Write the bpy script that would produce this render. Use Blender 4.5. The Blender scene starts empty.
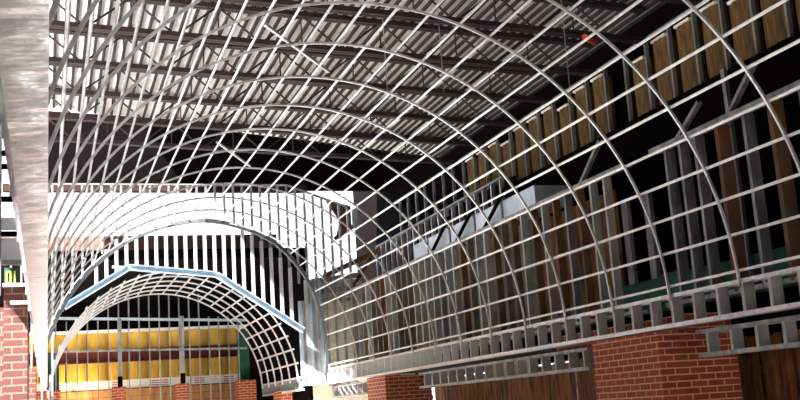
import bpy, math, random
from mathutils import Vector, Matrix
random.seed(7)
SC = bpy.context.scene
COL = SC.collection
H = 1.65                      # eye height; every Z below is written relative to the eye
R = 3.2
XC, ZC = 3.04, 0.848          # centre line of the barrel vault
XR = XC + R
PI = math.pi

# ------------------------------------------------------------------ materials
def mat(name, col, rough=0.6, metal=0.0, var=0.0, scale=6.0, stretch=(1, 1, 1), col2=None, bump=0.0, spec=0.3):
    m = bpy.data.materials.new(name); m.use_nodes = True
    nt = m.node_tree; b = nt.nodes['Principled BSDF']
    b.inputs['Roughness'].default_value = rough
    b.inputs['Metallic'].default_value = metal
    b.inputs['Base Color'].default_value = (*col, 1)
    b.inputs['Specular IOR Level'].default_value = spec
    if var > 0 or col2:
        tc = nt.nodes.new('ShaderNodeTexCoord'); mp = nt.nodes.new('ShaderNodeMapping')
        mp.inputs['Scale'].default_value = stretch
        no = nt.nodes.new('ShaderNodeTexNoise'); no.inputs['Scale'].default_value = scale
        no.inputs['Detail'].default_value = 4
        rp = nt.nodes.new('ShaderNodeValToRGB')
        c2 = col2 or tuple(min(1, c * (1 + var)) for c in col)
        c1 = col if col2 else tuple(c * (1 - var) for c in col)
        rp.color_ramp.elements[0].position = 0.33; rp.color_ramp.elements[0].color = (*c1, 1)
        rp.color_ramp.elements[1].position = 0.67; rp.color_ramp.elements[1].color = (*c2, 1)
        nt.links.new(tc.outputs['Object'], mp.inputs[0]); nt.links.new(mp.outputs[0], no.inputs['Vector'])
        nt.links.new(no.outputs[0], rp.inputs[0]); nt.links.new(rp.outputs[0], b.inputs['Base Color'])
        if bump:
            bp = nt.nodes.new('ShaderNodeBump'); bp.inputs['Strength'].default_value = bump
            bp.inputs['Distance'].default_value = 0.02
            nt.links.new(no.outputs[0], bp.inputs['Height']); nt.links.new(bp.outputs[0], b.inputs['Normal'])
    return m

def brick_mat(name, c1, c2, mortar):
    m = bpy.data.materials.new(name); m.use_nodes = True
    nt = m.node_tree; b = nt.nodes['Principled BSDF']; b.inputs['Roughness'].default_value = 0.85
    uv = nt.nodes.new('ShaderNodeUVMap'); uv.uv_map = 'UVMap'
    br = nt.nodes.new('ShaderNodeTexBrick')
    br.inputs['Color1'].default_value = (*c1, 1); br.inputs['Color2'].default_value = (*c2, 1)
    br.inputs['Mortar'].default_value = (*mortar, 1)
    br.inputs['Scale'].default_value = 1.0; br.inputs['Mortar Size'].default_value = 0.0075
    br.inputs['Mortar Smooth'].default_value = 0.15
    br.inputs['Brick Width'].default_value = 0.21; br.inputs['Row Height'].default_value = 0.072
    nt.links.new(uv.outputs[0], br.inputs['Vector']); nt.links.new(br.outputs['Color'], b.inputs['Base Color'])
    bp = nt.nodes.new('ShaderNodeBump'); bp.inputs['Strength'].default_value = 0.5; bp.inputs['Distance'].default_value = 0.006
    bp.invert = True
    nt.links.new(br.outputs['Fac'], bp.inputs['Height']); nt.links.new(bp.outputs[0], b.inputs['Normal'])
    return m

GALV = mat('galvanised_bright', (0.86, 0.86, 0.86), 0.42, 0.8, 0.12, 18)
GALVR = mat('galvanised_rib', (0.68, 0.68, 0.69), 0.36, 0.8, 0.15, 18)
STUD = mat('galvanised_stud', (0.30, 0.31, 0.305), 0.45, 0.6, 0.35, 9, (1, 1, .25))
RUST = mat('rusty_stud', (0.10, 0.085, 0.075), 0.7, 0.1, 0, 3.0, (1, 1, .7), (0.24, 0.088, 0.028))
BLUE = mat('blue_grey_steel', (0.42, 0.52, 0.60), 0.5, 0.3, 0.12, 6)
SHEET = mat('galvanised_sheet', (0.94, 0.93, 0.95), 0.30, 0.6, 0.06, 2.2, (2, 4, 1), bump=0.9)
DUCT = mat('duct_sheet', (0.62, 0.70, 0.78), 0.35, 0.45, 0.1, 5)
DECK = mat('deck_steel', (0.68, 0.66, 0.64), 0.6, 0.0, 0.08, 4)
JOIST = mat('joist_primer', (0.022, 0.011, 0.012), 0.6, 0.0, 0.3, 8)
RIBSHADE = mat('deck_rib_shade', (0.035, 0.030, 0.028), 0.9, 0, 0.3, 3, spec=.1)
TRIMB = mat('brown_trim', (0.035, 0.018, 0.014), 0.85, 0, 0.4, 3, spec=.1)
BACKDROP = mat('pale_backdrop', (0.21, 0.225, 0.26), 0.9, 0, 0.08, 1)
OLDST = mat('brown_grey_stud', (0.20, 0.165, 0.13), 0.6, 0.2, 0.4, 5, (1, 1, .5))
ENDR = mat('dull_end_rib', (0.07, 0.08, 0.085), 0.6, 0.2)
STUDB = mat('bare_stud', (0.50, 0.49, 0.46), 0.45, 0.45, 0.3, 5, (1, 1, .4))
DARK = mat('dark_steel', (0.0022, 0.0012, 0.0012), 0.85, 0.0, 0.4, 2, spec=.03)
BROWN = mat('brown_wall', (0.16, 0.085, 0.06), 0.85, 0.0, 0.35, 2.5)
BRICK = brick_mat('red_brick', (0.34, 0.050, 0.022), (0.22, 0.032, 0.015), (0.62, 0.34, 0.17))
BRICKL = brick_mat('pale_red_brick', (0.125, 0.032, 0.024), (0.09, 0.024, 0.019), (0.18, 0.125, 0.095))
KRAFT = mat('kraft_batt', (0.22, 0.115, 0.03), 0.9, 0, 0, 7, (1, 2.2, .5), (0.06, 0.042, 0.022))
YELLOW = mat('yellow_batt', (0.66, 0.40, 0.06), 0.9, 0, 0, 4, (1.5, 1, .4), (0.48, 0.28, 0.04), bump=0.5)
REDST = mat('red_oxide_steel', (0.13, 0.025, 0.018), 0.6, 0.0, 0.2, 5)
WRAP = mat('white_wrap', (0.85, 0.82, 0.78), 0.7)
WOOD = mat('raw_timber', (0.55, 0.26, 0.08), 0.75, 0, 0.3, 5, (1, 1, .2))
TIMB = mat('weathered_timber', (0.17, 0.065, 0.018), 0.8, 0, 0.3, 5, (1, 1, .2))
PLANK = mat('rough_plank', (0.17, 0.062, 0.018), 0.85, 0, 0.8, 6, (2, 2, .3))
GREEN = mat('green_sheathing', (0.02, 0.10, 0.062), 0.8, 0, 0.2, 4)
YTXT = mat('yellow_print', (0.62, 0.58, 0.12), 0.8)
PALE = mat('pale_panel', (0.66, 0.72, 0.78), 0.8, 0, 0.08, 5)
BEIGE = mat('beige_board', (0.55, 0.50, 0.38), 0.9, 0, 0.15, 8)
CONC = mat('concrete', (0.60, 0.57, 0.53), 0.9, 0, 0.1, 1.5)
SLAB = mat('dark_slab', (0.30, 0.29, 0.285), 0.9, 0, 0.15, 1.5)
GRND = mat('pale_ground', (0.88, 0.86, 0.84), 0.95, 0, 0.06, .8)
GREYB = mat('grey_box', (0.15, 0.15, 0.145), 0.6, 0.1, 0.3, 5)
WIRE = mat('wire', (0.4, 0.4, 0.4), 0.4, 0.6)
DIRT = mat('red_mark', (0.28, 0.05, 0.05), 0.8)
REDP = mat('red_paint', (0.55, 0.04, 0.03), 0.5)
LAMP = mat('lamp_glass', (1, .8, .5), 0.4)
_b = LAMP.node_tree.nodes['Principled BSDF']
_b.inputs['Emission Color'].default_value = (1, 0.72, 0.32, 1); _b.inputs['Emission Strength'].default_value = 30

# ------------------------------------------------------------------ mesh builder
class MB:
    def __init__(s): s.v = []; s.f = []
    def box(s, x0, y0, z0, x1, y1, z1):
        n = len(s.v)
        s.v += [(x, y, z) for z in (z0, z1) for y in (y0, y1) for x in (x0, x1)]
        s.f += [tuple(n + i for i in q) for q in ((0, 2, 3, 1), (4, 5, 7, 6), (0, 1, 5, 4), (2, 6, 7, 3), (0, 4, 6, 2), (1, 3, 7, 5))]
        return s
    def sweep(s, prof, frames, closed_ends=True):
        """prof: closed 2D outline; frames: list of (origin, axis_u, axis_v)"""
        n = len(s.v); k = len(prof)
        for o, u, w in frames:
            for a, b in prof: s.v.append(tuple(Vector(o) + Vector(u) * a + Vector(w) * b))
        for i in range(len(frames) - 1):
            for j in range(k):
                a = n + i * k + j; b = n + i * k + (j + 1) % k
                s.f.append((a, b, b + k, a + k))
        if closed_ends:
            s.f.append(tuple(n + j for j in reversed(range(k))))
            s.f.append(tuple(n + (len(frames) - 1) * k + j for j in range(k)))
        return s
    def bar(s, p, q, w=.04, d=.04, up=(0, 0, 1), prof=None):
        p, q = Vector(p), Vector(q); t = (q - p).normalized(); up = Vector(up)
        if abs(t.dot(up)) > .98: up = Vector((1, 0, 0))
        u = t.cross(up).normalized(); v = u.cross(t).normalized()
        pr = prof or [(-w / 2, -d / 2), (w / 2, -d / 2), (w / 2, d / 2), (-w / 2, d / 2)]
        return s.sweep(pr, [(p, u, v), (q, u, v)])
    def tube(s, p, q, r=.02, n=10):
        return s.bar(p, q, prof=[(r * math.cos(2 * PI * i / n), r * math.sin(2 * PI * i / n)) for i in range(n)])
    def mesh(s, name, m):
        me = bpy.data.meshes.new(name); me.from_pydata(s.v, [], s.f); me.materials.append(m)
        me.update()
        import bmesh
        bm = bmesh.new(); bm.from_mesh(me); bmesh.ops.recalc_face_normals(bm, faces=bm.faces); bm.to_mesh(me); bm.free()
        return me

def U(w, d, t=.004):            # channel outline, open towards +v
    return [(-w/2, 0), (w/2, 0), (w/2, d), (w/2 - t, d), (w/2 - t, t), (-w/2 + t, t), (-w/2 + t, d), (-w/2, d)]
def HAT(w, d, l=.012, t=.003):  # hat channel, crown at v=0, lips at v=d
    return [(-w/2, 0), (w/2, 0), (w/2 + .004, d - t), (w/2 + l, d - t), (w/2 + l, d), (w/2, d), (w/2 - t, t), (-w/2 + t, t), (-w/2, d), (-w/2 - l, d), (-w/2 - l, d - t), (-w/2 - .004, d - t)]
def LIP(w, d, t=.003, l=.012):  # C stud with lips: web at v=0
    return [(-w/2, 0), (w/2, 0), (w/2, d), (w/2 - l, d), (w/2 - l, d - t), (w/2 - t, d - t), (w/2 - t, t), (-w/2 + t, t), (-w/2 + t, d - t), (-w/2 + l, d - t), (-w/2 + l, d), (-w/2, d)]

def uvbox(me):
    uv = me.uv_layers.new(name='UVMap')
    for p in me.polygons:
        n = p.normal
        for li in p.loop_indices:
            c = me.vertices[me.loops[li].vertex_index].co
            if abs(n.x) > .6: uv.data[li].uv = (c.y, c.z)
            elif abs(n.y) > .6: uv.data[li].uv = (c.x, c.z)
            else: uv.data[li].uv = (c.x, c.y)

def tag(o, label=None, cat=None, group=None, kind=None):
    if label: o['label'] = label
    if cat: o['category'] = cat
    if group: o['group'] = group
    if kind: o['kind'] = kind
    return o
def thing(name, loc, label, cat, group=None):
    o = bpy.data.objects.new(name, None); o.empty_display_size = .1
    o.location = (loc[0], loc[1], loc[2] + H); COL.objects.link(o)
    return tag(o, label, cat, group)
def obj(name, me, parent=None, loc=(0, 0, 0)):
    """loc: offset in eye coordinates of the mesh's own origin"""
    o = bpy.data.objects.new(name, me); COL.objects.link(o)
    w = Vector((loc[0], loc[1], loc[2] + H))
    if parent:
        o.parent = parent; q = parent
        while q: w = w - Vector(q.location); q = q.parent
        o.location = w
    else: o.location = w
    return o
def part(name, mb, m, parent, loc=(0, 0, 0)): return obj(name, mb.mesh(name, m), parent, loc)
def struct(name, mb, m, uv=False):
    me = mb.mesh(name, m)
    if uv: uvbox(me)
    return tag(obj(name, me), kind='structure')

# ------------------------------------------------------------------ setting
struct('floor', MB().box(-6, -4, -H - .2, 9.2, 18, -H), SLAB)
struct('floor_far', MB().box(-6, 18, -H - .2, 9.2, 34, -H), CONC)  # unseen floor, made paler here to bounce light up to the purlins
struct('ground', MB().box(-60, -60, -H - .45, 70, 90, -H - .21), GRND)

def zd(x): return 5.72 - .045 * (x - 3.3)          # roof pitch
DX0, DX1 = -3.2, 8.6
def deck_end(x): return 19.8 + .24 * max(x, 0)
m = MB(); x = DX0; prof = []
while x < DX1:
    prof += [(x, 0), (x + .036, 0), (x + .042, .042), (x + .144, .042)]
    x += .15
for X, dz in prof:
    m.v.append((X, 0, zd(X) + dz)); m.v.append((X, deck_end(X), zd(X) + dz))
for i in range(len(prof) - 1): m.f.append((2*i, 2*i+2, 2*i+3, 2*i+1))
n = len(m.v)
m.v += [(DX0, 0, zd(DX0) + .10), (DX1, 0, zd(DX1) + .10), (DX1, deck_end(DX1), zd(DX1) + .10), (DX0, deck_end(DX0), zd(DX0) + .10)]
m.f.append((n, n+1, n+2, n+3))
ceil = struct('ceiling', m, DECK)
ceil.data.materials.append(RIBSHADE)            # shade between the pale flats, put into the rib colour
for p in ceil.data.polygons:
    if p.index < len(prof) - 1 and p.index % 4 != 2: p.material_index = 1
# dark upper wall beyond the deck's far edge; roof gap left to let sun in
struct('sun_shade_slab', MB().box(2.0, 20.5, 7.8, 9.0, 26.4, 7.95), DARK)  # unseen slab added to keep sun off the far right wall
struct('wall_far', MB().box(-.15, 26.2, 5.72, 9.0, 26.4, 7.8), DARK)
struct('trim_1', MB().box(-1.0, 26.0, 5.62, 6.4, 26.2, 5.80), TRIMB)
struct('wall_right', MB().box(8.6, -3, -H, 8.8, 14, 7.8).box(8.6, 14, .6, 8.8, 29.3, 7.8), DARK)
struct('wall_back', MB().box(-4.7, -3.2, -1.05, 8.8, -3.0, 5.9), BROWN)  # unseen wall; the gap under it lets some light in from behind
struct('trim_2', MB().box(8.25, 2, 3.42, 8.6, 25, 3.95), DARK)       # steel beam below the batts
struct('trim_3', MB().box(8.3, 2, 5.0, 8.6, 25, 5.35), DARK)
# entry room beyond the gable
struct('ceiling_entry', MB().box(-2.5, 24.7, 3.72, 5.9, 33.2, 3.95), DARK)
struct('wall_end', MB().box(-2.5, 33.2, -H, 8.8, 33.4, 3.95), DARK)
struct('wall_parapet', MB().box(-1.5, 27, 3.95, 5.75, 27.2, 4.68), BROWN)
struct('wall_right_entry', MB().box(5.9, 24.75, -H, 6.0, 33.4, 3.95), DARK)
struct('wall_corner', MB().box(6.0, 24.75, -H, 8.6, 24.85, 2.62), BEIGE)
struct('light_baffle_entry', MB().box(-2.6, 24.0, -H, -2.45, 33.4, 1.45), BROWN)  # unseen wall added to keep sun off the yellow insulation
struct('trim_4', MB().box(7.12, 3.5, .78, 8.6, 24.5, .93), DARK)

struct('light_baffle_near', MB().box(-2.4, -3, -H, -2.2, 5, 6.02), BROWN)  # unseen wall added to hold back light at the near end
struct('light_baffle_left', MB().box(-2.4, 5, -H, -2.2, 18, 2.5).box(-2.4, 18, -H, -2.2, 24, 3.7), BROWN)  # unseen wall, heights set to block light from the right-hand purlins
struct('bounce_slab', MB().box(-16, 2, 2.2, -2.4, 18, 2.42), GRND)  # unseen white slab added to bounce sunlight up onto the deck
struct('bright_backdrop', MB().box(-8, 37, -H, 20, 37.3, 15), BACKDROP)  # sunlit surface added to make the openings beyond the gable bright
# ------------------------------------------------------------------ the barrel vault
vault = thing('barrel_vault_frame', (XC, 12, 1.0), 'large barrel vault skeleton of curved metal ribs and long straight purlins spanning the hall', 'vault frame')
def yend(deg):
    a = min(deg, 180 - deg)
    pts = [(0, 24.3), (4, 24.2), (22, 23.5), (41, 22.6), (60, 21.9), (90, 21.5)]
    for (a0, y0), (a1, y1) in zip(pts, pts[1:]):
        if a <= a1: return y0 + (y1 - y0) * (a - a0) / (a1 - a0)
    return 21.5
def arc(r, a0, a1, n, yf, xc=XC, zc=ZC):
    fr = []
    for i in range(n + 1):
        a = math.radians(a0 + (a1 - a0) * i / n); rad = Vector((math.cos(a), 0, math.sin(a)))
        fr.append((Vector((xc, 0, zc)) + rad * r + Vector((0, yf(math.degrees(a)), 0)), Vector((0, 1, 0)), rad))
    return fr
rib_me = MB().sweep(U(.022, .026), arc(R - .025, 1, 177, 72, lambda a: 0)).mesh('rib', GALVR)
for j in range(18): obj('rib', rib_me, vault, (0, 1.2 + 1.2 * j, 0))
part('end_rib', MB().sweep(U(.10, .07), arc(R - .05, 1, 177, 72, yend)), ENDR, vault)
for k in range(29):
    a = 3.8 + 6.08 * k
    ar = math.radians(a); rad = Vector((math.cos(ar), 0, math.sin(ar))); tan = Vector((-math.sin(ar), 0, math.cos(ar)))
    o = Vector((XC, 0, ZC)) + rad * (R + .008)
    part('purlin', MB().sweep(HAT(.017, .017, .006), [(o + Vector((0, .4, 0)), tan, rad), (o + Vector((0, yend(a), 0)), tan, rad)]), GALV, vault)

# ------------------------------------------------------------------ stud framing helpers
def stud_me(L, w=.09, d=.04, m=STUD):
    # web normal along Y, depth along X
    return MB().sweep(LIP(w, d), [(Vector((0, 0, 0)), Vector((1, 0, 0)), Vector((0, 1, 0))), (Vector((0, 0, L)), Vector((1, 0, 0)), Vector((0, 1, 0)))]).mesh('stud', m)
def track(p, q, w=.095, d=.035, m=GALV, up=(0, 0, 1)):
    return MB().bar(p, q, prof=U(w, d), up=up)

def springer(name, x, y0, y1, z0, z1, label, w=.10, mt=STUDB, mk=GALVR, step=.406, inset=0):
    t = thing(name, (x, (y0 + y1) / 2, z0), label, 'beam')
    part('bottom_track', track((x, y0, z0), (x, y1, z0), w + .006, .045), mk, t)
    part('top_track', MB().bar((x, y0, z1), (x, y1, z1), prof=[(a, -b) for a, b in U(w + .006, .04)]), mk, t)
    me = stud_me(z1 - z0 - .02, w, .042, mt); y = y0 + .1
    while y < y1: obj('stud', me, t, (x, y, z0 + .006)); y += step
    return t
springer('springer_beam', XR + .07, 3.0, 27.2, .63, .98, 'long short-studded metal beam carrying the vault foot above the big brick pillars', w=.125)
# the beam above the camera: its underside is one wide bright sheet
t = thing('springer_beam', (-.06, 12, .9), 'shiny sheet metal underside of the beam running overhead beside the steep vault edge', 'beam')
XL0, XL1, ZL = -.112, .004, .90
part('soffit_sheet', MB().box(XL0, .5, ZL, XL1, 24.2, ZL + .008), SHEET, t)
part('side_flange', MB().box(XL1 - .006, .5, ZL + .008, XL1, 24.2, ZL + .05), GALV, t)
part('side_flange', MB().box(XL0, .5, ZL + .008, XL0 + .004, 24.2, ZL + .05), GALV, t)
part('top_track', MB().box(XL0 - .05, .5, 1.16, XL1 - .03, 24.2, 1.20), GALV, t)
me = stud_me(.30, .08, .042, GALV)
for k in range(58): obj('stud', me, t, (-.07, .9 + .406 * k, ZL + .01))

def header(y0, y1, label):
    return springer('soffit_header', 6.56, y0, y1, .30, .585, label, .13, STUDB, STUD)
header(3.2, 9.6, 'short stud header hung under the beam, overlapping the big brick pillar')
h = header(12.0, 18.5, 'long stud header with a beige infill board, hung between the two brick pillars')
part('infill_board', MB().box(6.62, 13.75, .325, 6.64, 15.5, .56), BEIGE, h)
header(20.9, 26.8, 'short far stud header beyond the second brick pillar, with bright gaps')

# ------------------------------------------------------------------ brick pillars
def pillar(boxes, label, m=BRICK):
    mb = MB()
    for b in boxes: mb.box(*b)
    me = mb.mesh('brick_pillar', m); uvbox(me)
    return tag(obj('brick_pillar', me), label, 'pillar')
pillar([(XR - .005, 9.93, -H, 6.50, 11.4, .615), (6.50, 9.97, -H, 7.24, 11.36, .60), (6.66, 10.0, .60, 7.24, 13.2, .80)], 'large red brick pillar under the beam, nearest to the viewer')
pillar([(XR - .005, 19.75, -H, 6.55, 21.0, .615), (6.55, 19.8, -H, 7.2, 20.95, .60)], 'smaller red brick pillar under the beam, between the two stud headers')
pillar([(5.62, 26.6, -H, 6.3, 27.6, .60)], 'far brick pillar carrying the foot of the small vault')
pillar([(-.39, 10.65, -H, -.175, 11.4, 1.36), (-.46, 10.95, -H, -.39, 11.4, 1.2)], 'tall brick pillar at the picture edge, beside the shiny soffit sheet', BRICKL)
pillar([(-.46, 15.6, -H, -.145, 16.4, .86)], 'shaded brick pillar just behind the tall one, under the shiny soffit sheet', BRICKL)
for x, w, lab in ((1.83, .17, 'low brick pier under the first thick post of the far glazing frame'), (3.5, .16, 'low brick pier under the second thick post of the far glazing frame'), (-.02, .36, 'wide low brick pier at the foot of the far green post beside the soffit end'), (5.25, .25, 'low brick pier below the green post by the small vault foot')):
    pillar([(x - w, 29.3, -H, x + w, 29.9, 1.0)], lab)

# ------------------------------------------------------------------ roof joists
def joist(y, label):
    t = thing('bar_joist', (2.7, y, 5.2), label, 'roof joist', 'bar joists under the roof deck')
    x0, x1 = DX0 + .1, 8.28
    P = lambda x, z: (x, y, z + zd(x) - 5.72)
    tc = MB()
    for s in (-1, 1):
        tc.bar((x0, y + s * .038, zd(x0) - .036), (x1, y + s * .038, zd(x1) - .036), .06, .07)
    part('top_chord', tc, JOIST, t)
    bc = MB()
    for s in (-1, 1):
        bc.bar((x0, y + s * .038, zd(x0) - .52), (x1, y + s * .038, zd(x1) - .52), .058, .07)
    x = x0 + .3
    while x < x1: bc.box(x, y - .03, zd(x) - .545, x + .12, y + .03, zd(x) - .495); x += .3
    part('bottom_chord', bc, JOIST, t)
    wb = MB(); x = x0; up = True
    while x + .6 < x1:
        a, b = (5.2, 5.69) if up else (5.69, 5.2)
        wb.tube(P(x, a), P(x + .6, b), .016, 6)
        if up: wb.tube(P(x + .6, 5.2), P(x + .6, 5.69), .012, 6)
        x += .6; up = not up
    part('web', wb, JOIST, t)
ORD = ['nearest', 'second nearest', 'third nearest', 'fourth nearest', 'fifth nearest', 'sixth nearest', 'seventh nearest', 'eighth nearest', 'ninth nearest', 'tenth nearest', 'eleventh nearest', 'twelfth nearest']
for i in range(9):
    joist(8.10 + 1.5 * i, 'dark primed open-web bar joist under the roof deck, %s of the row' % (ORD[i] if i < 8 else 'farthest'))

# ------------------------------------------------------------------ gable wall with arched opening
YG = 24.35
gab = thing('gable_stud_wall', (3.2, YG, 2.6), 'tall white-lit gable stud wall around the far arch, standing across the hall end', 'stud wall')
def arch_z(x):                       # underside of the arched opening traced at this plane
    pts = [(.2, 2.3), (.55, 3.0), (1.0, 3.62), (1.75, 4.42), (2.25, 4.60), (3.4, 4.64), (4.3, 4.40), (5.0, 3.95), (5.55, 3.35), (5.9, 2.6), (6.2, 1.4)]
    if x <= pts[0][0] or x >= pts[-1][0]: return .6
    for (a, z0), (b, z1) in zip(pts, pts[1:]):
        if x <= b: return z0 + (z1 - z0) * (x - a) / (b - a)
def top_z(x): return 5.42 if x < 5.5 else 5.42 - (x - 5.5) * .36
def hdr_z(x):
    if x < 1.76: return 3.50 - (1.76 - x) * .63
    if x < 3.7: return 3.48 - (x - 1.76) * .10
    return 3.27 - (x - 3.7) * .69
def gstud(x, z0, z1, w=.045, m=GALV):
    o = part('stud', MB().sweep(LIP(w, .09), [(Vector((0, 0, 0)), Vector((1, 0, 0)), Vector((0, 1, 0))), (Vector((0, 0, z1 - z0)), Vector((1, 0, 0)), Vector((0, 1, 0)))]), m, gab, (x, YG, z0))
x = -.75
while x < 7.0:                        # above and beside the arch
    gstud(x, arch_z(x), top_z(x), m=STUD); x += .215
x = 1.05
while x < 5.7:                        # hung inside the arch down to the blue header
    gstud(x, hdr_z(x) + .02, arch_z(x), .07); x += .222
part('top_track', MB().bar((-.8, YG + .045, 5.43), (5.5, YG + .045, 5.43), .10, .03), STUD, gab)
part('top_track', MB().bar((5.5, YG + .045, 5.43), (7.0, YG + .045, 4.89), .10, .03), STUD, gab)
t = thing('angled_header', (3, YG + .15, 2), 'blue-grey steel header bent over the small vault, flat on top with sloping sides', 'header')
pts = [(.35, 2.62), (1.76, 3.48), (3.72, 3.27), (5.72, 1.90)]
for a, b in zip(pts, pts[1:]):
    part('beam_segment', MB().bar((a[0], YG - .03, a[1]), (b[0], YG - .03, b[1]), prof=LIP(.13, .14), up=(0, -1, 0)), BLUE, t)
part('brace', MB().bar((1.4, YG + .1, 3.53), (2.1, YG + .1, 3.47), .06, .06), GALV, t)
t = thing('built_up_post', (6.0, YG, .7), 'wide bank of tight galvanised studs closing the corner beside the small vault', 'stud post')
for k in range(7):
    part('stud', MB().sweep(LIP(.075, .09), [(Vector((0, 0, 0)), Vector((1, 0, 0)), Vector((0, 1, 0))), (Vector((0, 0, 2.5 if k > 1 else 2.0)), Vector((1, 0, 0)), Vector((0, 1, 0)))]), (BLUE, STUD, STUDB)[k % 3], t, (5.72 + .082 * k, YG + .12, .62))

# ------------------------------------------------------------------ small vault over the entry
sv = thing('entry_vault_frame', (2.95, 26.7, .8), 'small barrel vault skeleton of thin ribs inside the far arched opening', 'vault frame')
R2, X2, Z2 = 2.80, 2.83, .63
me = MB().sweep(U(.03, .035), arc(R2 - .03, 2, 178, 48, lambda a: 0, X2, Z2)).mesh('rib', GALV)
for j in range(6): obj('rib', me, sv, (0, 24.6 + .88 * j, 0))
for k in range(26):
    a = 4 + 6.88 * k; ar = math.radians(a); rad = Vector((math.cos(ar), 0, math.sin(ar))); tan = Vector((-math.sin(ar), 0, math.cos(ar)))
    o = Vector((X2, 0, Z2)) + rad * (R2 + .01)
    part('purlin', MB().sweep(HAT(.028, .022, .008), [(o + Vector((0, 24.45, 0)), tan, rad), (o + Vector((0, 29.1, 0)), tan, rad)]), GALV, sv)
springer('springer_beam', 5.68, 24.45, 29.2, .52, .84, 'short studded beam under the foot of the small far vault', .09, STUD, GALV, .22)

# ------------------------------------------------------------------ far glazing frame
fr = thing('glazing_frame', (2.6, 29.5, 1), 'far frame of thin uprights and two rails in front of yellow insulation', 'frame')
x = .22
while x < 5.3:
    part('upright', MB().bar((x, 29.5, .4), (x, 29.5, 2.80 if int(x * 7) % 2 else 3.45), .03, .05, up=(0, 1, 0)), STUD, fr); x += .27
for x in (1.86, 3.52):
    po_ = part('post', MB().bar((x, 29.46, 1.0), (x, 29.46, 2.84), .10, .10, up=(0, 1, 0)), STUD, fr)
    part('post_base', MB().box(x - .06, 29.38, 1.0, x + .06, 29.54, 1.28), DARK, po_)
part('top_rail', MB().bar((.1, 29.44, 2.90), (5.3, 29.44, 2.66), .05, .07), BLUE, fr)
part('middle_rail', MB().bar((.1, 29.44, 2.02), (5.3, 29.44, 1.88), .05, .055), STUD, fr)
for x, lab in ((.14, 'dark green post at the far foot of the vault beside the soffit end'), (5.28, 'dark green post behind the foot of the small vault')):
    o = obj('green_post', MB().box(x - .15, 29.95, -H, x + .17, 30.1, 2.45 if x > 1 else 1.95).mesh('green_post', GREEN)); tag(o, lab, 'post')

# ------------------------------------------------------------------ banded end wall
def batt_run(z0, z1, y, x0, x1, label):
    t = thing('insulation_run', (2.7, y, z0), label, 'insulation')
    x = x0
    while x < x1:
        mb = MB(); w = .58; n = 6; pf = [(-w/2, .06)]
        pf += [(-w/2 + w * i / n, -.09 * math.sin(PI * i / n) ** .6 if 0 < i < n else 0) for i in range(n + 1)] + [(w/2, .06)]
        mb.sweep(pf, [(Vector((x, y, z0)), Vector((1, 0, 0)), Vector((0, 1, 0))), (Vector((x, y, z1)), Vector((1, 0, 0)), Vector((0, 1, 0)))])
        part('batt', mb, YELLOW, t); x += .61
batt_run(2.24, 2.74, 33.05, -1.0, 6.2, 'upper strip of yellow insulation on the far end wall, above the red beam')
batt_run(1.33, 1.86, 33.05, -1.0, 6.2, 'lower strip of yellow insulation on the far end wall, below the red beam')
t = thing('steel_beam', (2.7, 33, 1.86), 'dark red steel beam between the two yellow insulation strips', 'beam')
part('web', MB().box(-1.3, 33.02, 1.9, 6.5, 33.06, 2.2), REDST, t)
part('flange', MB().box(-1.3, 32.9, 1.87, 6.5, 33.15, 1.9), REDST, t); part('flange', MB().box(-1.3, 32.9, 2.2, 6.5, 33.15, 2.23), REDST, t)
o = obj('white_ledge', MB().box(-1.3, 32.8, 2.75, 6.5, 33.1, 2.83).mesh('white_ledge', WRAP)); tag(o, 'thin ledge along the top of the upper yellow insulation, coloured white as if sunlit', 'ledge')  # white stands in for sun falling on this edge
t = thing('house_wrap', (2.7, 33, 1.08), 'white wrap strip with small red marks below the yellow insulation', 'wall wrap')
hw = part('sheet', MB().box(-1.3, 33.06, 1.08, 6.5, 33.1, 1.33), WRAP, t)
for x in (.1, 1.85, 3.0, 3.2, 4.3, 5.2):
    mk = MB()
    for k in range(3): mk.box(x, 33.05, 1.12 + .065 * k, x + .3, 33.06, 1.145 + .065 * k)
    part('printed_mark', mk, DIRT, hw)
t = thing('timber_boarding', (2.7, 33, 0), 'orange timber boarding at the bottom of the far end wall', 'boarding')
for k in range(6): part('board', MB().box(-1.3, 33.0, 1.06 - .22 * (k + 1), 6.5, 33.06, 1.05 - .22 * k), WOOD, t)
t = thing('work_lamp', (.82, 32.6, 1.1), 'glowing warm work lamp low on the far boarding beyond the glazing frame', 'lamp')
sh = part('shade', MB().tube((.82, 32.82, 1.17), (.82, 32.7, 1.17), .09, 12), GREYB, t)
part('bulb', MB().tube((.82, 32.7, 1.17), (.82, 32.6, 1.17), .06, 12), LAMP, sh)
part('bracket', MB().bar((.82, 32.8, 1.17), (.82, 33.0, 1.05), .03, .03), GREYB, t)

# ------------------------------------------------------------------ stud wall behind the vault
XW = 6.98
sw = thing('side_stud_wall', (XW, 17, .95), 'long grey stud wall behind the vault side, under the pale duct', 'stud wall')
mes = [stud_me(1.82, .11, .045, q) for q in (STUDB, STUDB, STUD, OLDST, RUST)]
y = 11.9
while y < 24.2:
    rust = (13.2 < y < 13.55) or (14.6 < y < 14.9) or (12.3 < y < 12.6)
    obj('stud', mes[4] if rust else random.choice(mes[:4]) if random.random() > .1 else mes[4], sw, (XW, y, .96)); y += .37
part('top_track', track((XW, 11.4, 2.80), (XW, 24.2, 2.80), .15, .04), STUD, sw)
part('bottom_track', track((XW, 11.4, .94), (XW, 24.2, .94), .15, .04), STUD, sw)
part('bridging', MB().bar((XW - .05, 11.6, 1.95), (XW - .05, 24, 1.95), .02, .04), STUD, sw)
nw = thing('near_stud_wall', (XW, 8, .95), 'dark open stud wall with rusty studs behind the vault, above the big brick pillar', 'stud wall')
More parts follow.
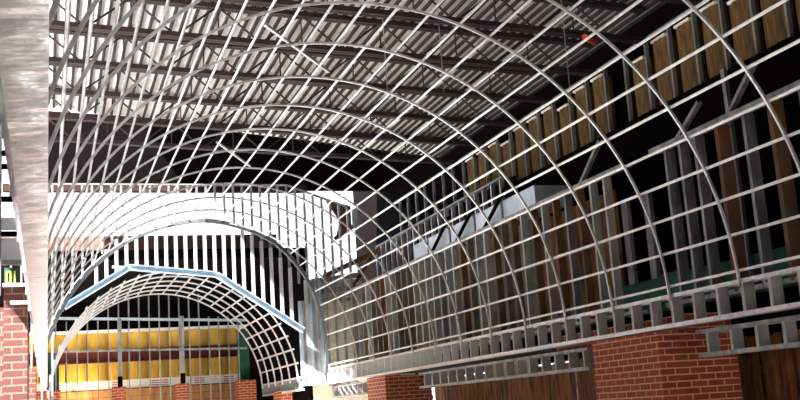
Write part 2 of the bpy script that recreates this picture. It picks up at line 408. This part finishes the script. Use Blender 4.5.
me2 = stud_me(1.82, .13, .045, STUD); mr2 = stud_me(1.82, .16, .06, RUST)
for i, y in enumerate((4.6, 5.3, 6.0, 6.7, 7.35, 8.0, 8.45, 8.9, 9.35, 9.8, 10.1, 10.4)):
    obj('stud', mr2 if i in (6, 8) else me2, nw, (XW, y, .96))
part('top_track', track((XW, 4.2, 2.80), (XW, 10.75, 2.80), .15, .05), STUD, nw)
part('bottom_track', track((XW, 4.2, .94), (XW, 10.75, .94), .15, .05), STUD, nw)
dj = thing('doorway_post', (7.3, 11.1, .95), 'grey steel post in the dark doorway gap, nearer the rusty studs', 'post')
part('shaft', MB().bar((7.3, 11.55, .95), (7.3, 11.55, 2.5), prof=LIP(.14, .06)), STUD, dj)
dj = thing('doorway_post', (7.3, 11.9, .95), 'grey steel post in the dark doorway gap, nearer the long stud wall', 'post')
part('shaft', MB().bar((7.3, 12.1, .95), (7.3, 12.1, 2.5), prof=LIP(.14, .06)), STUD, dj)
# backing boards in the stud bays
def board(name, b, m, label, cat): return tag(obj(name, MB().box(*b).mesh(name, m)), label, cat)
board('backing_board', (7.35, 14.8, .95, 7.38, 24.2, 2.78), GREYB, 'dull grey board closing the back of the long stud wall', 'board')
board('rust_panel', (7.3, 12.3, .95, 7.33, 14.75, 2.7), PLANK, 'dark brown timber board behind the rusty end of the long stud wall', 'board')
g = thing('green_sheathing_board', (7.2, 10.5, .95), 'dark green sheathing board with yellow print above the big brick pillar', 'board')
gs = part('sheet', MB().box(7.2, 8.7, .94, 7.22, 12.8, 1.36), GREEN, g)
for y0 in (10.95, 11.9):
    tx = MB()
    for (yy, zz, w, h) in ((0, 0, .03, .16), (.06, 0, .03, .16), (.0, .0, .09, .03), (0, .13, .09, .03), (.14, 0, .03, .16), (.14, .06, .08, .03)):
        tx.box(7.19, y0 + yy, .93 + zz, 7.2, y0 + yy + w, .93 + zz + h)
    part('printed_letters', tx, YTXT, gs)
board('orange_offcut', (7.14, 8.62-.5, .94, 7.18, 8.5, 1.2), WOOD, 'orange timber offcut standing beside the green sheathing', 'offcut')
board('equipment_cabinet', (7.5, 11.2, .94, 7.9, 11.8, 1.45), GREYB, 'low grey equipment cabinet standing in the dark doorway gap', 'cabinet')
board('equipment_cabinet', (7.3, 7.35, .94, 7.8, 7.9, 2.1), GREYB, 'tall grey equipment cabinet standing behind the near stud wall', 'cabinet')

# duct on top of the long stud wall
d = thing('air_duct', (7.35, 17, 2.86), 'pale blue-grey sheet metal duct lying above the long stud wall', 'duct')
part('duct_body', MB().box(7.05, 14.2, 2.86, 7.6, 19.9, 3.18), DUCT, d)
for y in (15.4, 16.6, 17.8, 19.0): part('flange_joint', MB().box(7.03, y, 2.85, 7.62, y + .05, 3.2), STUD, d)
for i, (y, lab) in enumerate(((15.6, 'dark slanted strut crossing the pale duct, nearest of three'), (16.9, 'dark slanted strut crossing the pale duct, middle of three'), (18.2, 'dark slanted strut crossing the pale duct, farthest of three'))):
    tag(obj('duct_strut', MB().bar((6.98, y + .5, 2.83), (7.0, y - .5, 3.35), .05, .04).mesh('duct_strut', DARK)), lab, 'strut')

# upper side wall: batts, studs
uw = thing('upper_stud_wall', (8.5, 13, 3.95), 'upper stud wall along the roof edge, above the dark steel beam', 'stud wall')
me = stud_me(1.05, .06, .04, STUD)
y = 4.2; ys = []
while y < 24.6: obj('stud', me, uw, (8.36, y, 3.96)); ys.append(y); y += .61
part('top_track', track((8.36, 4, 5.02), (8.36, 24.8, 5.02), .13, .04), STUD, uw)
def batt_me(w, z):
    pf = [(.0, 0)] + [(w * i / 8, -.07 * math.sin(PI * i / 8) ** .5 - (.02 if i in (3, 5) else 0)) for i in range(1, 8)] + [(w, 0), (w, .06), (0, .06)]
    return MB().sweep(pf, [(Vector((0, 0, 0)), Vector((0, 1, 0)), Vector((1, 0, 0))), (Vector((0, 0, z)), Vector((0, 1, 0)), Vector((1, 0, 0)))]).mesh('insulation_batt', KRAFT)
b1, b2 = batt_me(.5, .98), batt_me(.5, .85)
glint_me = MB().box(-.09, .06, 0, -.03, .42, .035).mesh('glint_strip', WRAP)  # white strips standing in for bright glints along the batt tops
for i, y in enumerate(ys[:-1]):
    if 12.9 < y < 13.5 or y > 19.6: continue
    o = obj('insulation_batt', b2 if i % 4 == 2 else b1, None, (8.44, y + .07, 3.97))
    tag(o, 'brown kraft faced insulation batt between studs of the upper side wall', 'insulation', 'kraft batts along the upper side wall')
    obj('glint_strip', glint_me, o, (8.44, y + .07, 3.97 + (.85 if i % 4 == 2 else .98)))
mw = thing('middle_stud_wall', (7.9, 20, 2.9), 'dark stud wall with thin bright studs between the duct and the roof, farther along', 'stud wall')
me = stud_me(.95, .09, .04, GALVR)
y = 17.2
while y < 25.0: obj('stud', me, mw, (7.9, y, 3.0)); y += .41
part('top_track', track((7.9, 17.1, 3.96), (7.9, 25, 3.96), .10, .04), STUD, mw)
board('dark_backing', (8.05, 17, .93, 8.1, 24.3, 3.98), DARK, 'dark brown board behind the thin bright studs above the duct', 'board')

def brace(p, q, label, m=STUD, w=.06): tag(obj('diagonal_brace', MB().bar(p, q, prof=LIP(w, .045)).mesh('diagonal_brace', m)), label, 'brace')
brace((7.03, 9.3, 2.84), (7.03, 8.76, 3.26), 'grey diagonal brace rising from the near stud wall towards the picture corner')
brace((7.03, 10.3, 2.84), (7.03, 9.78, 3.15), 'short grey diagonal brace above the rusty studs')
brace((7.03, 12.7, 2.84), (7.03, 12.05, 3.3), 'long dim diagonal brace above the doorway gap')
brace((7.13, 9.45, .95), (7.13, 9.45, 3.45), 'tall grey post rising through the near stud wall plate')

# hoarding under the headers
def hoarding(y0, y1, label):
    t = thing('plank_hoarding', (7.7, (y0 + y1) / 2, -H), label, 'hoarding')
    y = y0
    while y < y1:
        w = random.uniform(.11, .15)
        part('plank', MB().box(7.7, y, -H, 7.725, y + w, .52 + random.uniform(-.03, .03)), PLANK, t)
        y += w + random.choice((.006, .012, .03, .05))
    part('rail', MB().box(7.725, y0, .1, 7.77, y1, .2), PLANK, t)
hoarding(3.6, 11.4, 'rough brown plank hoarding beside the big brick pillar, at the picture corner')
hoarding(11.55, 21.0, 'rough orange-brown plank hoarding with bright chinks between the two brick pillars')
hoarding(21.3, 28, 'far rough plank hoarding beyond the second brick pillar')

# far corner: orange timber and siding by the bright opening
t = thing('timber_bracket', (6.7, 25.2, 4.2), 'orange sunlit timber bracket in the bright corner above the stud bank', 'timber')
pm = MB()
for yy in (25.3, 25.36): pm.v += [(6.70, yy, 5.26), (7.34, yy, 5.10), (7.34, yy, 4.58), (6.92, yy, 4.30), (7.05, yy, 4.70)]
pm.f += [(0, 1, 2, 3, 4), (9, 8, 7, 6, 5)] + [(i, i + 5, (i + 1) % 5 + 5, (i + 1) % 5) for i in range(5)]
part('panel', pm, TIMB, t)
part('board', MB().bar((6.86, 25.24, 4.24), (7.36, 25.24, 4.56), .06, .10), TIMB, t)
part('post', MB().box(7.36, 25.2, 4.5, 7.50, 25.32, 5.06), GALV, t)
t = thing('siding_panel', (6.9, 26, 2.6), 'pale grey lapped siding panel below the bright corner opening', 'siding')
for k in range(5): part('lap', MB().bar((6.3, 25.6, 2.66 + .14 * k), (7.6, 25.55, 2.76 + .15 * k), .03, .14), BEIGE if k % 2 else STUD, t)
for xx in (6.35, 7.5): part('post', MB().box(xx, 25.62, -H, xx + .08, 25.7, 2.95), STUD, t)
t = thing('slanted_timber', (7, 25, 3), 'slanted dark timber rail under the bright corner opening', 'timber')
part('rail', MB().bar((6.5, 25.2, 3.28), (8.2, 24.7, 4.0), .08, .12), TIMB, t)
part('strut', MB().bar((7.2, 25.0, 3.0), (7.7, 24.9, 3.7), .05, .08), PLANK, t)

# ------------------------------------------------------------------ hung and loose things over the vault
def stick(p, q, lab): tag(obj('roof_brace', MB().bar(p, q, prof=U(.035, .035)).mesh('roof_brace', GALV)), lab, 'brace')
SP = []
# ------------------------------------------------------------------ screen beside the soffit
t = thing('side_screen', (-.5, 11.5, 1.4), 'pale blue panels with dark horizontal rails above the tall brick pillar', 'screen')
for z0, z1, mm in ((1.75, 1.98, PALE), (2.07, 2.2, PALE)):
    part('panel', MB().box(-1.2, 11.5, z0, -.16, 11.53, z1), mm, t)
for z, mm in ((1.72, STUD), (2.02, DARK), (2.39, DARK), (2.74, DARK), (2.885, DARK), (3.4, DARK)):
    part('rail', MB().box(-1.2, 11.44, z - .025, -.16, 11.5, z + .025), mm, t)
part('post', MB().box(-.50, 11.42, 1.38, -.45, 11.5, 4.4), STUD, t)
t = thing('green_offcut', (-.36, 11, 1.4), 'small green board with yellow strokes standing on the tall brick pillar', 'board')
gs = part('sheet', MB().box(-.40, 11.0, 1.40, -.27, 11.03, 1.60), GREEN, t)
st = MB(); st.box(-.385, 10.99, 1.45, -.37, 11.0, 1.56); st.box(-.385, 10.99, 1.55, -.34, 11.0, 1.565); st.box(-.35, 10.99, 1.45, -.335, 11.0, 1.56); st.box(-.385, 10.99, 1.44, -.34, 11.0, 1.455); st.box(-.31, 10.99, 1.44, -.295, 11.0, 1.565)
part('printed_letters', st, YTXT, gs)
board('white_ledger', (-.40, 10.55, 1.36, -.16, 10.7, 1.385), WRAP, 'white metal strip on top of the tall brick pillar', 'strip')
board('white_ledger', (-.33, 10.58, 1.19, -.15, 10.64, 1.22), WRAP, 'white metal strip fixed below the top of the tall brick pillar', 'strip')

# ------------------------------------------------------------------ camera
cam = bpy.data.cameras.new('camera'); co = bpy.data.objects.new('camera', cam); COL.objects.link(co)
F = 1050.0
cam.sensor_width = 36; cam.lens = F / 800 * 36; cam.clip_start = .05; cam.clip_end = 500
dv = Vector(((47 - 400) / F, (430 - 200) / F, 1)).normalized()      # hall axis in camera space (x right, y down, z forward)
u = Vector((0, -1, 0)); u = (u - dv * dv.dot(u)).normalized()
r = Vector(dv).cross(u)
if r.x < 0: r = -r
# rows: world X, Y, Z axes in camera coordinates
def wld(c): return Vector((r.dot(c), dv.dot(c), u.dot(c)))
cx, cyv, cz = wld(Vector((1, 0, 0))), wld(Vector((0, -1, 0))), wld(Vector((0, 0, -1)))
co.matrix_world = Matrix(((cx.x, cyv.x, cz.x, 0), (cx.y, cyv.y, cz.y, 0), (cx.z, cyv.z, cz.z, H), (0, 0, 0, 1)))
SC.camera = co
def px(x, y, Z):                       # point of the place seen at a pixel at eye-relative height Z
    w = wld(Vector(((x - 400) / F, (y - 200) / F, 1))); return w * (Z / w.z)
stick(px(265, 26, 4.45), px(329, 73, 4.75), 'bright metal strut slanting under the deck above the vault crown, nearer one')
stick(px(217, 143, 4.7), px(250, 167, 4.9), 'bright metal strut slanting in the dark beyond the deck, farther one')
for x, y0, y1, lab in ((444, 0, 92, 'thin hanger wire dropping from the deck to the vault, nearer one'), (388, 45, 100, 'thin hanger wire dropping from the deck to the vault, farther one'), (571, 30, 100, 'thin hanger wire near the dark roof edge')):
    p = px(x, y1, 4.2 if x < 500 else 3.6)
    tag(obj('hanger_wire', MB().tube(p, p + Vector((0, 0, 1.35 if x < 500 else 1.9)), .006, 6).mesh('hanger_wire', WIRE)), lab, 'wire')
p = px(594, 36, 4.9)
tag(obj('pipe_fitting', MB().tube(p - Vector((.15, 0, .02)), p + Vector((.15, .25, 0)), .045, 10).mesh('pipe_fitting', REDP)), 'small red pipe fitting at the dark roof edge', 'pipe fitting')

# ------------------------------------------------------------------ light
w = bpy.data.worlds.new('sky'); SC.world = w; w.use_nodes = True
bg = w.node_tree.nodes['Background']; bg.inputs[0].default_value = (0.93, 0.96, 1.0, 1); bg.inputs[1].default_value = 0.30
sun = bpy.data.lights.new('sun', 'SUN'); so = bpy.data.objects.new('sun', sun); COL.objects.link(so)
sun.energy = 58; sun.angle = math.radians(.6); sun.color = (1, .975, .96)
so.rotation_euler = Vector((.50, .20, -.78)).to_track_quat('-Z', 'Y').to_euler()
pl = bpy.data.lights.new('work_light', 'POINT'); po = bpy.data.objects.new('work_light', pl); COL.objects.link(po)
pl.energy = 40; pl.color = (1, .78, .45); pl.shadow_soft_size = .1; po.location = (.82, 32.4, 1.17 + H)

SC.view_settings.view_transform = 'Standard'; SC.view_settings.look = 'None'
SC.view_settings.exposure = 0.45; SC.view_settings.gamma = 1; SC.view_settings.use_curve_mapping = False
SC.cycles.max_bounces = 8; SC.cycles.diffuse_bounces = 4
SC.cycles.use_denoising = True
